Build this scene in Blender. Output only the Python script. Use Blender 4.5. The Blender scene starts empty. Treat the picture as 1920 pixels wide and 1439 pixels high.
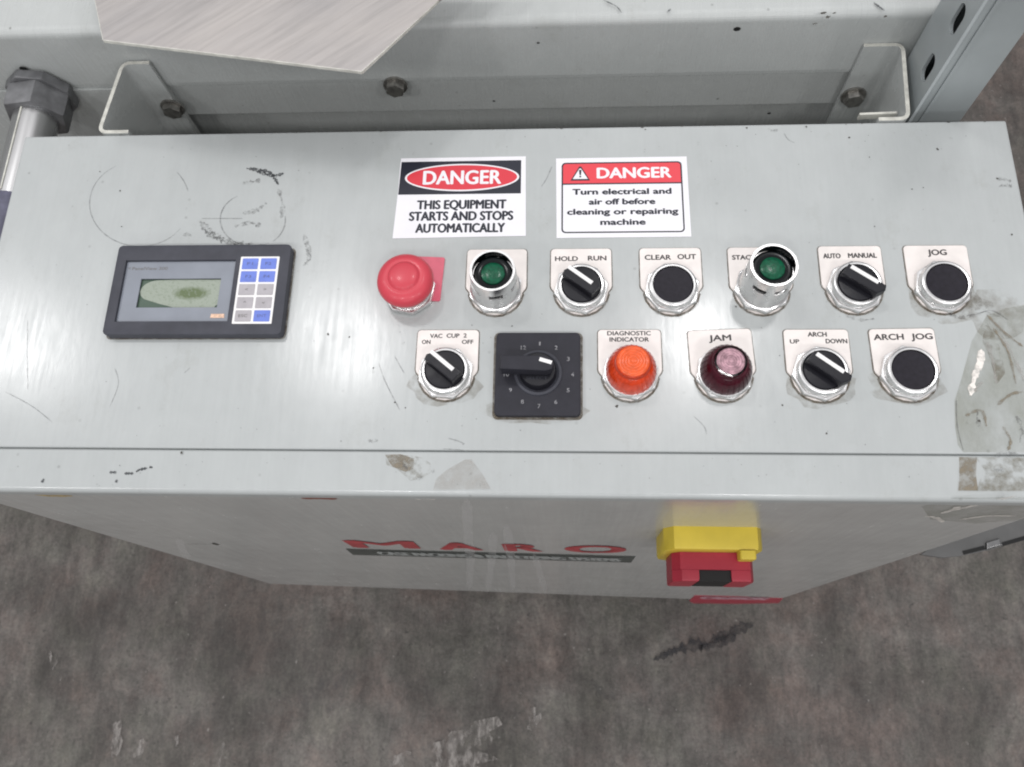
import bpy, bmesh, math, random
from mathutils import Vector, Matrix, Euler
random.seed(7)
S = bpy.context.scene
C = S.collection
R = math.radians
MM = 0.001

# ------------------------------------------------------------------ camera
CAM = Vector((0, 0, 0.56))
ROT = Matrix.Rotation(R(10.779), 3, 'Z') @ Matrix.Rotation(R(19.251), 3, 'X') @ Matrix.Rotation(R(-10.051), 3, 'Z')
FPX = 1564.29
cd = bpy.data.cameras.new('camera')
cd.sensor_width = 36.0
cd.lens = FPX / 1920 * 36.0
cd.clip_start = 0.01
cd.clip_end = 200
cd.dof.use_dof = True
cd.dof.focus_distance = 0.60
cd.dof.aperture_fstop = 16
cam = bpy.data.objects.new('camera', cd)
C.objects.link(cam)
cam.matrix_world = Matrix.Translation(CAM) @ ROT.to_4x4()
S.camera = cam

# ------------------------------------------------------------------ light (factory hall)
S.view_settings.view_transform = 'Standard'
S.view_settings.look = 'None'
S.view_settings.gamma = 1
S.view_settings.exposure = 0.0
W = bpy.data.worlds.new('World')
S.world = W
W.use_nodes = True
bgn = W.node_tree.nodes['Background']
bgn.inputs[0].default_value = (0.97, 0.97, 1.0, 1)
bgn.inputs[1].default_value = 0.40
S.cycles.filter_width = 2.0
S.cycles.max_bounces = 8

def lamp(name, loc, target, size, power, col=(1, 1, 1), sy=None):
    d = bpy.data.lights.new(name, 'AREA')
    d.shape = 'RECTANGLE' if sy else 'DISK'
    d.size = size
    if sy:
        d.size_y = sy
    d.energy = power
    d.color = col
    o = bpy.data.objects.new(name, d)
    C.objects.link(o)
    o.location = loc
    o.rotation_euler = (Vector(target) - Vector(loc)).to_track_quat('-Z', 'Y').to_euler()
    return o
# the row of high-bay lamps above and behind the machine, one every 1.6 m
for lx in (-2.62, -1.02, 0.62):
    lamp('overhead_light', (lx, 1.42, 3.0), (lx * .3, .3, 0), 0.30, 11.5, (1.0, 0.985, 0.985))
# added soft area light standing in for the pale lit hall roof
lamp('roof_fill_light', (0, 1.6, 4.2), (0, 1.6, 0), 9.0, 118, (0.99, 0.985, 1.0), 8.0)
# added, unseen row of lamps in front, brightening lip, door and beam
for lx in (-2.5, -.8, .9, 2.6):
    lamp('overhead_light', (lx, -1.9, 3.0), (lx * .3, .1, 0), 0.32, 16, (1.0, 0.985, 0.985))
lamp('front_fill_light', (0.3, -4.2, 2.3), (0, .4, 0), 3.0, 24, (0.97, 0.99, 1.0), 0.5)  # added unseen light, fills door and beam face from the front

# ------------------------------------------------------------------ pixel of the photograph -> point on a plane of the place
def ray(px, py):
    return ROT @ Vector(((px - 960) / FPX, -(py - 719.5) / FPX, -1))
def at(px, py, z=0.0):
    d = ray(px, py); return CAM + d * ((z - CAM.z) / d.z)
def at_y(px, py, y):
    d = ray(px, py); return CAM + d * ((y - CAM.y) / d.y)
def at_x(px, py, x):
    d = ray(px, py); return CAM + d * ((x - CAM.x) / d.x)

# ------------------------------------------------------------------ materials
def mat(name, col, rough=.5, metal=0.0, spec=.5, coat=0.0, trans=0.0, bump=0.0, bscale=400, var=0.0, vscale=30, stretch=(1, 1, 1), rvar=0.0, ior=1.45):
    m = bpy.data.materials.new(name); m.use_nodes = True
    n = m.node_tree.nodes; l = m.node_tree.links
    b = n['Principled BSDF']
    b.inputs['Base Color'].default_value = (*col, 1)
    b.inputs['Roughness'].default_value = rough
    b.inputs['Metallic'].default_value = metal
    b.inputs['Specular IOR Level'].default_value = spec
    b.inputs['Coat Weight'].default_value = coat
    b.inputs['Coat Roughness'].default_value = .12
    b.inputs['Transmission Weight'].default_value = trans
    b.inputs['IOR'].default_value = ior
    tc = n.new('ShaderNodeNewGeometry')
    mp = n.new('ShaderNodeMapping'); mp.inputs['Scale'].default_value = stretch
    l.new(tc.outputs['Position'], mp.inputs[0])
    if var or rvar:
        no = n.new('ShaderNodeTexNoise'); no.inputs['Scale'].default_value = vscale; no.inputs['Detail'].default_value = 6
        l.new(mp.outputs[0], no.inputs[0])
        if var:
            mr = n.new('ShaderNodeMapRange')
            mr.inputs['From Min'].default_value = .25; mr.inputs['From Max'].default_value = .75
            mr.inputs['To Min'].default_value = 1 - var; mr.inputs['To Max'].default_value = 1 + var
            l.new(no.outputs['Fac'], mr.inputs[0])
            vm = n.new('ShaderNodeVectorMath'); vm.operation = 'SCALE'; vm.inputs[0].default_value = col
            l.new(mr.outputs[0], vm.inputs['Scale']); l.new(vm.outputs[0], b.inputs['Base Color'])
        if rvar:
            mr = n.new('ShaderNodeMapRange')
            mr.inputs['From Min'].default_value = .25; mr.inputs['From Max'].default_value = .75
            mr.inputs['To Min'].default_value = max(rough - rvar, .02); mr.inputs['To Max'].default_value = rough + rvar
            l.new(no.outputs['Fac'], mr.inputs[0]); l.new(mr.outputs[0], b.inputs['Roughness'])
    if bump:
        nb = n.new('ShaderNodeTexNoise'); nb.inputs['Scale'].default_value = bscale; nb.inputs['Detail'].default_value = 3
        l.new(mp.outputs[0], nb.inputs[0])
        bu = n.new('ShaderNodeBump'); bu.inputs['Strength'].default_value = bump; bu.inputs['Distance'].default_value = .0004
        l.new(nb.outputs['Fac'], bu.inputs['Height']); l.new(bu.outputs[0], b.inputs['Normal'])
    return m

def paint(name, col, rough=.3, speck=.5, streak=.03):
    """grey-green machine enamel: faint vertical brush streaks, mottling, fine dark specks, scuffed gloss"""
    m = bpy.data.materials.new(name); m.use_nodes = True
    n = m.node_tree.nodes; l = m.node_tree.links
    b = n['Principled BSDF']
    g = n.new('ShaderNodeNewGeometry')
    def noise(scale, stretch=(1, 1, 1), detail=5, r=.55):
        mp = n.new('ShaderNodeMapping'); mp.inputs['Scale'].default_value = stretch
        l.new(g.outputs['Position'], mp.inputs[0])
        t = n.new('ShaderNodeTexNoise'); t.inputs['Scale'].default_value = scale
        t.inputs['Detail'].default_value = detail; t.inputs['Roughness'].default_value = r
        l.new(mp.outputs[0], t.inputs[0]); return t.outputs['Fac']
    def rng(s, a, b_, c, d):
        r = n.new('ShaderNodeMapRange')
        for i, v in enumerate((a, b_, c, d)): r.inputs[i + 1].default_value = v
        l.new(s, r.inputs[0]); return r.outputs[0]
    def mul(a, c):
        x = n.new('ShaderNodeMath'); x.operation = 'MULTIPLY'; l.new(a, x.inputs[0]); l.new(c, x.inputs[1]); return x.outputs[0]
    big = rng(noise(7), .3, .7, .95, 1.04)
    mid = rng(noise(60, (1, .5, 1), 6, .7), .3, .7, .97, 1.03)
    st = rng(noise(420, (1, .03, .03), 3), .3, .7, 1 - streak, 1 + streak)
    k = mul(mul(big, mid), st)
    v = n.new('ShaderNodeVectorMath'); v.operation = 'SCALE'; v.inputs[0].default_value = col; l.new(k, v.inputs['Scale'])
    # specks of grime, denser in patches
    vo = n.new('ShaderNodeTexVoronoi'); vo.inputs['Scale'].default_value = 95; l.new(g.outputs['Position'], vo.inputs[0])
    dot = rng(vo.outputs['Distance'], .05, .15, 1, 0)
    sel = n.new('ShaderNodeSeparateColor'); l.new(vo.outputs['Color'], sel.inputs[0])
    keep = rng(sel.outputs[0], .80, .95, 0, 1)
    fac = mul(mul(dot, keep), rng(noise(9, detail=2), .42, .62, .15, speck))
    smear = rng(noise(30, (1, .7, 1), 9, .78), .56, .80, 0, .42)
    mx = n.new('ShaderNodeMix'); mx.data_type = 'RGBA'; l.new(smear, mx.inputs[0]); l.new(v.outputs[0], mx.inputs[6])
    mx.inputs[7].default_value = (col[0] * .66, col[1] * .64, col[2] * .58, 1)
    m2 = n.new('ShaderNodeMix'); m2.data_type = 'RGBA'; l.new(fac, m2.inputs[0]); l.new(mx.outputs[2], m2.inputs[6])
    m2.inputs[7].default_value = (.10, .10, .09, 1)
    l.new(m2.outputs[2], b.inputs['Base Color'])
    ro = mul(rng(noise(25, (1, .6, 1), 7, .7), .3, .7, rough * .8, rough * 1.3), rng(noise(300, (1, .04, .04), 2), .3, .7, .85, 1.15))
    l.new(ro, b.inputs['Roughness'])
    bu = n.new('ShaderNodeBump'); bu.inputs['Strength'].default_value = .14; bu.inputs['Distance'].default_value = .0003
    l.new(noise(170, (1, .35, .35), 4, .6), bu.inputs['Height']); l.new(bu.outputs[0], b.inputs['Normal'])
    return m

def film(name, col, alpha, rough=.4, scale=120, lo=.4, hi=.6, stretch=(1, 1, 1), bump=0.0, amin=0.0):
    """thin worn film (scuffs, pencil, grime, tape glue, painted reflections) broken up by noise"""
    m = bpy.data.materials.new(name); m.use_nodes = True
    n = m.node_tree.nodes; l = m.node_tree.links
    b = n['Principled BSDF']
    b.inputs['Base Color'].default_value = (*col, 1); b.inputs['Roughness'].default_value = rough
    g = n.new('ShaderNodeNewGeometry')
    mp = n.new('ShaderNodeMapping'); mp.inputs['Scale'].default_value = stretch; l.new(g.outputs['Position'], mp.inputs[0])
    t = n.new('ShaderNodeTexNoise'); t.inputs['Scale'].default_value = scale; t.inputs['Detail'].default_value = 7; t.inputs['Roughness'].default_value = .7
    l.new(mp.outputs[0], t.inputs[0])
    r = n.new('ShaderNodeMapRange'); r.inputs[1].default_value = lo; r.inputs[2].default_value = hi
    r.inputs[3].default_value = amin; r.inputs[4].default_value = alpha
    l.new(t.outputs['Fac'], r.inputs[0]); l.new(r.outputs[0], b.inputs['Alpha'])
    if bump:
        bu = n.new('ShaderNodeBump'); bu.inputs['Strength'].default_value = bump; bu.inputs['Distance'].default_value = .001
        l.new(t.outputs['Fac'], bu.inputs['Height']); l.new(bu.outputs[0], b.inputs['Normal'])
    return m

PC = (.452, .474, .470)
M = {}
M['paint'] = paint('grey_green_enamel', PC, .19, streak=.012)
M['paint_front'] = paint('grey_green_enamel_door', (.47, .47, .455), .20, speck=.3, streak=.015)
M['paint_beam'] = paint('grey_green_enamel_beam', (.49, .51, .50), .26, speck=.8, streak=.012)
M['chrome'] = mat('worn_chrome', (.74, .735, .73), .30, 1, var=.08, vscale=160, rvar=.07, bump=.1, bscale=500)
M['satin'] = mat('satin_zinc', (.22, .22, .22), .30, 1, var=.12, vscale=120, rvar=.1)
M['black'] = mat('black_plastic', (.010, .010, .014), .36, spec=.35, rvar=.08, vscale=200, bump=.1, bscale=900)
M['cap'] = mat('black_cap', (.016, .014, .020), .50, spec=.3, bump=.3, bscale=1500, var=.3, vscale=300)
M['dial'] = mat('dial_plastic', (.026, .026, .034), .50, spec=.3, bump=.35, bscale=1500, var=.15, vscale=120)
M['bezel'] = mat('bezel_plastic', (.058, .060, .074), .5, spec=.35, bump=.35, bscale=1200, var=.18, vscale=70)
M['window'] = mat('screen_surround', (.23, .25, .29), .30, var=.08, vscale=60)
M['white'] = mat('white_paint', (.86, .85, .84), .4)
M['plate'] = mat('aluminium_legend', (.84, .785, .75), .35, spec=.5, var=.07, vscale=90)
M['plate_red'] = mat('red_legend', (.70, .13, .19), .33, var=.12, vscale=90)
M['ink'] = mat('engraved_ink', (.06, .055, .055), .6)
M['ink_soft'] = mat('engraved_ink_faint', (.16, .15, .14), .6)
M['vinyl'] = mat('white_vinyl', (.84, .83, .86), .28, var=.03, vscale=40)
M['s_black'] = mat('sticker_black', (.018, .020, .032), .3)
M['s_red'] = mat('sticker_red', (.68, .045, .065), .3)
M['s_redb'] = mat('sticker_red_bright', (.76, .060, .080), .3)
M['red'] = mat('red_mushroom', (.60, .060, .085), .36, spec=.4, var=.06, vscale=60, coat=.1)
M['redh'] = mat('red_handle', (.36, .022, .042), .42, var=.08, vscale=60)
M['yellow'] = mat('yellow_plastic', (.68, .52, .055), .42, var=.08, vscale=50)
M['amber'] = mat('amber_lens', (.66, .050, .008), .2, var=.25, vscale=240, coat=.5, bump=.3, bscale=700)
M['amber_top'] = mat('amber_lens_top', (.78, .11, .025), .25, var=.2, vscale=300)
M['neck_amber'] = mat('amber_neck', (.42, .035, .008), .3)
M['ruby'] = mat('ruby_lens', (.055, .003, .011), .2, spec=.35, coat=.15, var=.5, vscale=110)
M['ruby_top'] = mat('scraped_lens_top', (.42, .25, .29), .38, var=.6, vscale=240, metal=.3)
M['green'] = mat('green_lens', (.002, .085, .040), .22, spec=.3, coat=.1, var=.45, vscale=420, bump=.5, bscale=600)
M['lensdark'] = mat('dark_lens_rim', (.003, .005, .006), .18, spec=.25)
M['key_blue'] = mat('blue_key', (.15, .22, .66), .45, var=.12, vscale=160)
M['key_grey'] = mat('grey_key', (.42, .40, .42), .45, var=.10, vscale=160)
M['key_ink'] = mat('key_ink', (.12, .14, .30), .5)
M['lcd_dark'] = mat('lcd_dark', (.07, .11, .08), .22)
M['dark'] = mat('dark_gap', (.012, .012, .012), .7)
M['nut'] = mat('conduit_nut_grey', (.17, .172, .178), .42, metal=.3, var=.4, vscale=80, bump=.4, bscale=250)
M['pipe'] = mat('galvanised_pipe', (.50, .50, .50), .30, metal=.9, var=.12, vscale=70, stretch=(1, .1, 1), rvar=.08)
M['tapeblue'] = mat('blue_black_coupling', (.10, .10, .15), .45, var=.5, vscale=90)
M['bolt'] = mat('bolt_steel', (.30, .29, .27), .38, metal=.8, var=.4, vscale=200)
M['edge'] = mat('bare_sheet_edge', (.60, .595, .54), .5, var=.25, vscale=150)
M['chip'] = mat('chipped_spot', (.075, .072, .062), .6)
M['strut'] = mat('strut_paint', (.33, .36, .365), .30, var=.14, vscale=18, rvar=.08)

# lcd: pale green glass with a dark olive oval
m = bpy.data.materials.new('lcd_glass'); m.use_nodes = True
n = m.node_tree.nodes; l = m.node_tree.links; b = n['Principled BSDF']; b.inputs['Roughness'].default_value = .22
tc = n.new('ShaderNodeTexCoord'); mp = n.new('ShaderNodeMapping')
mp.inputs['Location'].default_value = (.0062 / .0165, .0022 / .0062, 0); mp.inputs['Scale'].default_value = (1 / .0165, 1 / .0062, 1)
l.new(tc.outputs['Object'], mp.inputs[0])
gr = n.new('ShaderNodeTexGradient'); gr.gradient_type = 'SPHERICAL'; l.new(mp.outputs[0], gr.inputs[0])
no = n.new('ShaderNodeTexNoise'); no.inputs['Scale'].default_value = 420; no.inputs['Detail'].default_value = 5; l.new(tc.outputs['Object'], no.inputs[0])
ad = n.new('ShaderNodeMath'); ad.operation = 'MULTIPLY_ADD'; ad.inputs[1].default_value = .6; l.new(no.outputs['Fac'], ad.inputs[0]); l.new(gr.outputs['Fac'], ad.inputs[2])
cr = n.new('ShaderNodeMapRange'); cr.inputs[1].default_value = .34; cr.inputs[2].default_value = .78; l.new(ad.outputs[0], cr.inputs[0])
c1 = n.new('ShaderNodeMix'); c1.data_type = 'RGBA'; c1.inputs[6].default_value = (.31, .35, .29, 1); c1.inputs[7].default_value = (.11, .15, .065, 1)
l.new(cr.outputs[0], c1.inputs[0])
sp = n.new('ShaderNodeTexNoise'); sp.inputs['Scale'].default_value = 560; sp.inputs['Detail'].default_value = 2; l.new(tc.outputs['Object'], sp.inputs[0])
sr = n.new('ShaderNodeMapRange'); sr.inputs[1].default_value = .54; sr.inputs[2].default_value = .66; sr.inputs[4].default_value = .6; l.new(sp.outputs['Fac'], sr.inputs[0])
c2 = n.new('ShaderNodeMix'); c2.data_type = 'RGBA'; l.new(sr.outputs[0], c2.inputs[0]); l.new(c1.outputs[2], c2.inputs[6]); c2.inputs[7].default_value = (.22, .26, .20, 1)
l.new(c2.outputs[2], b.inputs['Base Color']); M['lcd'] = m

# concrete floor
m = bpy.data.materials.new('worn_concrete'); m.use_nodes = True
n = m.node_tree.nodes; l = m.node_tree.links; b = n['Principled BSDF']
g = n.new('ShaderNodeNewGeometry')
def nz(scale, det, ro, stretch=(1, 1, 1), dist=0):
    q = n.new('ShaderNodeMapping'); q.inputs['Scale'].default_value = stretch; l.new(g.outputs['Position'], q.inputs[0])
    t = n.new('ShaderNodeTexNoise'); t.inputs['Scale'].default_value = scale; t.inputs['Detail'].default_value = det; t.inputs['Roughness'].default_value = ro
    t.inputs['Distortion'].default_value = dist
    l.new(q.outputs[0], t.inputs[0]); return t.outputs['Fac']
def ramp(src, stops):
    r = n.new('ShaderNodeValToRGB'); e = r.color_ramp.elements
    while len(e) < len(stops): e.new(.5)
    for i, (p, c) in enumerate(stops): e[i].position = p; e[i].color = (*c, 1)
    l.new(src, r.inputs[0]); return r.outputs[0]
def mixc(f, a, b_, mode='MIX'):
    x = n.new('ShaderNodeMix'); x.data_type = 'RGBA'; x.blend_type = mode
    if isinstance(f, float): x.inputs[0].default_value = f
    else: l.new(f, x.inputs[0])
    l.new(a, x.inputs[6])
    if isinstance(b_, tuple): x.inputs[7].default_value = (*b_, 1)
    else: l.new(b_, x.inputs[7])
    return x.outputs[2]
base = ramp(nz(4.6, 9, .68, dist=.5), [(.34, (.070, .061, .054)), (.5, (.116, .104, .094)), (.66, (.180, .164, .149))])
fine = ramp(nz(30, 10, .78, (1.3, .45, 1)), [(.34, (.58, .57, .57)), (.5, (1, 1, 1)), (.68, (1.5, 1.47, 1.43))])
c = mixc(1.0, base, fine, 'MULTIPLY')
gr_ = ramp(nz(210, 5, .8), [(.32, (.66, .66, .66)), (.68, (1.34, 1.34, 1.34))])
c = mixc(1.0, c, gr_, 'MULTIPLY')
st = ramp(nz(5.5, 9, .75, dist=1.0), [(.60, (0, 0, 0)), (.72, (1, 1, 1))])
c = mixc(st, c, (.055, .050, .050))
wf = ramp(nz(26, 10, .8, (1.6, .5, 1)), [(.68, (0, 0, 0)), (.76, (.8, .8, .8))])
c = mixc(wf, c, (.34, .32, .30))
hue = ramp(nz(7, 6, .7), [(.36, (1.10, .98, .96)), (.5, (1, 1, 1)), (.64, (.96, 1.02, .97))])
c = mixc(1.0, c, hue, 'MULTIPLY')
pit = ramp(nz(95, 3, .6), [(.66, (0, 0, 0)), (.72, (.75, .75, .75))])
c = mixc(pit, c, (.045, .040, .038))
grit = ramp(nz(120, 2, .6, (1, .8, 1)), [(.70, (0, 0, 0)), (.75, (.8, .8, .8))])
c = mixc(grit, c, (.30, .28, .26))
l.new(c, b.inputs['Base Color'])
rr = n.new('ShaderNodeMapRange'); rr.inputs[1].default_value = .3; rr.inputs[2].default_value = .7; rr.inputs[3].default_value = .38; rr.inputs[4].default_value = .7
l.new(nz(6, 6, .6), rr.inputs[0]); l.new(rr.outputs[0], b.inputs['Roughness'])
bu = n.new('ShaderNodeBump'); bu.inputs['Strength'].default_value = .6; bu.inputs['Distance'].default_value = .004
l.new(nz(40, 8, .7), bu.inputs['Height']); l.new(bu.outputs[0], b.inputs['Normal'])
M['concrete'] = m

# brushed aluminium sheet
m = bpy.data.materials.new('brushed_sheet'); m.use_nodes = True
n = m.node_tree.nodes; l = m.node_tree.links; b = n['Principled BSDF']
g = n.new('ShaderNodeNewGeometry')
def nrot(scale, st_, det=4, ang=38):
    q0 = n.new('ShaderNodeMapping'); q0.inputs['Rotation'].default_value = (0, 0, R(-ang)); l.new(g.outputs['Position'], q0.inputs[0])
    q = n.new('ShaderNodeMapping'); q.inputs['Scale'].default_value = st_; l.new(q0.outputs[0], q.inputs[0])
    t = n.new('ShaderNodeTexNoise'); t.inputs['Scale'].default_value = scale; t.inputs['Detail'].default_value = det; t.inputs['Roughness'].default_value = .65
    l.new(q.outputs[0], t.inputs[0]); return t.outputs['Fac']
a1 = ramp(nrot(190, (.06, 1, 1)), [(.25, (.36, .345, .335)), (.5, (.445, .425, .41)), (.8, (.50, .48, .465))])
a2 = ramp(nrot(14, (.35, 1, 1), 6), [(.3, (.82, .82, .84)), (.6, (1.05, 1.03, 1.02))])
c = mixc(1.0, a1, a2, 'MULTIPLY')
l.new(c, b.inputs['Base Color']); b.inputs['Roughness'].default_value = .42; b.inputs['Metallic'].default_value = .35
M['sheet'] = m

M['pencil'] = film('pencil_mark', (.10, .10, .10), .40, .5, 260, .35, .6, amin=.12)
M['scuff'] = film('dark_scuff', (.05, .055, .06), .85, .5, 330, .34, .52)
M['smudge'] = film('grey_smudge', (.16, .16, .155), .55, .5, 300, .42, .64)
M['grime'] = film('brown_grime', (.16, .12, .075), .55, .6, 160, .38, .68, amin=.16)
M['grime_soft'] = film('pale_grime', (.22, .195, .14), .62, .4, 95, .44, .68, bump=.6)
M['tape'] = film('old_clear_tape', (.36, .37, .31), .50, .16, 32, .36, .70, (1, .6, 1), bump=.9, amin=.10)
M['glue'] = film('brown_tape_glue', (.25, .21, .15), .85, .4, 130, .40, .62, bump=1.0, amin=.22)
M['glue_pale'] = film('pale_tape_film', (.46, .44, .41), .5, .22, 120, .36, .66, bump=.8, amin=.16)
M['crease'] = film('shiny_crease', (.95, .90, .84), .9, .15, 200, .3, .55, bump=.5, amin=.15)
M['door_reflection'] = film('painted_reflection', (.80, .79, .78), .34, .3, 9, .3, .7, (6, 6, 1), amin=.14)
M['faint'] = film('faint_grime_shade', (.22, .18, .12), .42, .5, 60, .40, .72)
M['rust'] = film('rusty_scratch', (.22, .05, .025), .9, .5, 240, .3, .5, amin=.4)
M['yscratch'] = film('yellow_scratch', (.48, .34, .10), .7, .5, 240, .3, .6, amin=.2)

# ------------------------------------------------------------------ mesh helpers
def link(name, bm_, mts, parent=None, loc=(0, 0, 0), rotz=0, smooth=False, angle=35):
    me = bpy.data.meshes.new(name)
    bmesh.ops.recalc_face_normals(bm_, faces=bm_.faces)
    bm_.to_mesh(me); bm_.free()
    if not isinstance(mts, (list, tuple)): mts = [mts]
    for x in mts: me.materials.append(x)
    if smooth:
        me.set_sharp_from_angle(angle=R(angle))
        for p in me.polygons: p.use_smooth = len(p.vertices) <= 4 and p.area < .0015
        # edges of the flat faces are sharp, so that their flatness does not bleed into the bevels
        big = {i for p in me.polygons if not p.use_smooth for i in p.edge_keys}
        for e in me.edges:
            if tuple(sorted(e.vertices)) in big: e.use_edge_sharp = True
    o = bpy.data.objects.new(name, me); C.objects.link(o)
    o.location = loc; o.rotation_euler = (0, 0, rotz)
    if parent: o.parent = parent
    return o

def prism(bm_, pts, z0, z1, bev=0, mi=0, axis='z'):
    """pts: xy outline; axis 'y' puts the outline in xz and the depth along y"""
    def cv(p, d):
        return (p[0], p[1], d) if axis == 'z' else ((p[0], d, p[1]) if axis == 'y' else (d, p[0], p[1]))
    a = [bm_.verts.new(cv(p, z0)) for p in pts]; b_ = [bm_.verts.new(cv(p, z1)) for p in pts]
    fs = [bm_.faces.new(a[::-1]), bm_.faces.new(b_)]
    k = len(pts)
    for i in range(k): fs.append(bm_.faces.new((a[i], a[(i + 1) % k], b_[(i + 1) % k], b_[i])))
    for f in fs: f.material_index = mi
    if bev:
        es = [e for e in fs[1].edges]
        bmesh.ops.bevel(bm_, geom=es, offset=bev, segments=2, profile=.6, affect='EDGES')
    return fs

def rrect(x0, y0, x1, y1, r, k=4):
    out = []
    for cx, cy, s in ((x1 - r, y1 - r, 0), (x0 + r, y1 - r, 90), (x0 + r, y0 + r, 180), (x1 - r, y0 + r, 270)):
        for i in range(k + 1):
            a = R(s + 90 * i / k); out.append((cx + r * math.cos(a), cy + r * math.sin(a)))
    return out
def circ(r, k=48, cx=0, cy=0, rx=1, ry=1, a0=0):
    return [(cx + r * rx * math.cos(a0 + 2 * math.pi * i / k), cy + r * ry * math.sin(a0 + 2 * math.pi * i / k)) for i in range(k)]

def lathe(bm_, prof, k=48, mi=0, closed_ends=True):
    rings = []
    for r, z in prof:
        if r < 1e-6: rings.append([bm_.verts.new((0, 0, z))])
        else: rings.append([bm_.verts.new((r * math.cos(2 * math.pi * i / k), r * math.sin(2 * math.pi * i / k), z)) for i in range(k)])
    for a, b_ in zip(rings, rings[1:]):
        for i in range(k):
            j = (i + 1) % k
            if len(a) == 1 and len(b_) == 1: continue
            if len(a) == 1: f = bm_.faces.new((a[0], b_[i], b_[j]))
            elif len(b_) == 1: f = bm_.faces.new((a[i], a[j], b_[0]))
            else: f = bm_.faces.new((a[i], a[j], b_[j], b_[i]))
            f.material_index = mi
def N(): return bmesh.new()

def curve_plate(outer, holes, thick):
    """flat plate with real holes, in the xy plane, centred on z=0"""
    cu = bpy.data.curves.new('c', 'CURVE'); cu.dimensions = '2D'; cu.fill_mode = 'BOTH'; cu.extrude = thick / 2
    for pts in [outer] + holes:
        s = cu.splines.new('POLY'); s.points.add(len(pts) - 1)
        for p, q in zip(s.points, pts): p.co = (q[0], q[1], 0, 1)
        s.use_cyclic_u = True
    o = bpy.data.objects.new('c', cu); C.objects.link(o)
    me = bpy.data.meshes.new_from_object(o.evaluated_get(bpy.context.evaluated_depsgraph_get()))
    bm_ = N(); bm_.from_mesh(me); bpy.data.objects.remove(o); bpy.data.meshes.remove(me)
    return bm_

_ref = {}
def text(bm_, s, x0, x1, yc, h, z, bold=0.0, mi=0, shear=0.0, rot=0.0, axis='z'):
    """flat lettering of the words s between x0 and x1 with capitals h high, centred on height yc"""
    def geo(t):
        cu = bpy.data.curves.new('t', 'FONT'); cu.body = t; cu.resolution_u = 4; cu.shear = shear
        o = bpy.data.objects.new('t', cu); C.objects.link(o)
        bpy.context.view_layer.update()
        me = bpy.data.meshes.new_from_object(o.evaluated_get(bpy.context.evaluated_depsgraph_get()))
        vs = [tuple(v.co) for v in me.vertices]; fs = [tuple(p.vertices) for p in me.polygons]
        bpy.data.objects.remove(o); bpy.data.meshes.remove(me); return vs, fs
    if 'H' not in _ref:
        v, _ = geo('H'); _ref['H'] = (min(q[1] for q in v), max(q[1] for q in v))
    lo, hi = _ref['H']
    v, f = geo(s)
    a, b_ = min(q[0] for q in v), max(q[0] for q in v)
    cx = (x0 + x1) / 2
    e = max(bold, 0) * 2.2 * h
    steps = [(-1, 0), (0, -.6), (0, .6), (1, 0)] if e > 0 else [(0, 0)]
    for k_, (ex, ey) in enumerate(steps):
      nv = []
      for q in v:
        X = x0 + e + ex * e + (q[0] - a) / (b_ - a) * (x1 - x0 - 2 * e) ; Y = yc + ey * e + ((q[1] - lo) / (hi - lo) - .5) * (h - 1.2 * e)
        if rot:
            dx, dy = X - cx, Y - yc; X = cx + dx * math.cos(rot) - dy * math.sin(rot); Y = yc + dx * math.sin(rot) + dy * math.cos(rot)
        zz = k_ * 6e-6
        nv.append(bm_.verts.new((X, Y, z + zz) if axis == 'z' else (X, z - zz * 20, Y)))
      for t in f:
        try: bm_.faces.new([nv[i] for i in t]).material_index = mi
        except ValueError: pass

def smooth_path(pts, k=8):
    out = []
    P = [pts[0]] + list(pts) + [pts[-1]]
    for i in range(1, len(P) - 2):
        for j in range(k):
            t = j / k
            out.append(.5 * ((2 * P[i]) + (-P[i - 1] + P[i + 1]) * t + (2 * P[i - 1] - 5 * P[i] + 4 * P[i + 1] - P[i + 2]) * t * t + (-P[i - 1] + 3 * P[i] - 3 * P[i + 1] + P[i + 2]) * t ** 3))
    out.append(P[-2]); return out
def ribbon(bm_, pts, w, jit=.25, nrm=Vector((0, 0, 1)), taper=True):
    pts = smooth_path([Vector(p) for p in pts]); L = []
    for i, p in enumerate(pts):
        d = (pts[min(i + 1, len(pts) - 1)] - pts[max(i - 1, 0)]).normalized(); s = d.cross(nrm)
        u = i / (len(pts) - 1); ww = w * (1 + random.uniform(-jit, jit)) * (min(1, 6 * u + .25, 6 * (1 - u) + .25) if taper else 1) / 2
        L.append((bm_.verts.new(p + s * ww), bm_.verts.new(p - s * ww)))
    for a, b_ in zip(L, L[1:]): bm_.faces.new((a[0], a[1], b_[1], b_[0]))
def blob(bm_, c_, rx, ry, ang=0, k=11, jit=.35, z=None):
    vs = []
    for i in range(k):
        a = 2 * math.pi * i / k; r = 1 + random.uniform(-jit, jit)
        x, y = rx * r * math.cos(a), ry * r * math.sin(a)
        vs.append(bm_.verts.new((c_[0] + x * math.cos(ang) - y * math.sin(ang), c_[1] + x * math.sin(ang) + y * math.cos(ang), c_[2] if z is None else z)))
    bm_.faces.new(vs)

def thing(name, label, cat, loc, group=None):
    o = bpy.data.objects.new(name, None); C.objects.link(o); o.empty_display_size = .05
    o.location = loc; o['label'] = label; o['category'] = cat
    if group: o['group'] = group
    return o
def local(parent, bm_):
    bmesh.ops.translate(bm_, verts=bm_.verts, vec=-Vector(parent.location)); return bm_
def wpart(name, bm_, mts, parent, **k):
    """a part whose mesh was written in world coordinates"""
    return link(name, local(parent, bm_), mts, parent, **k)

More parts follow.
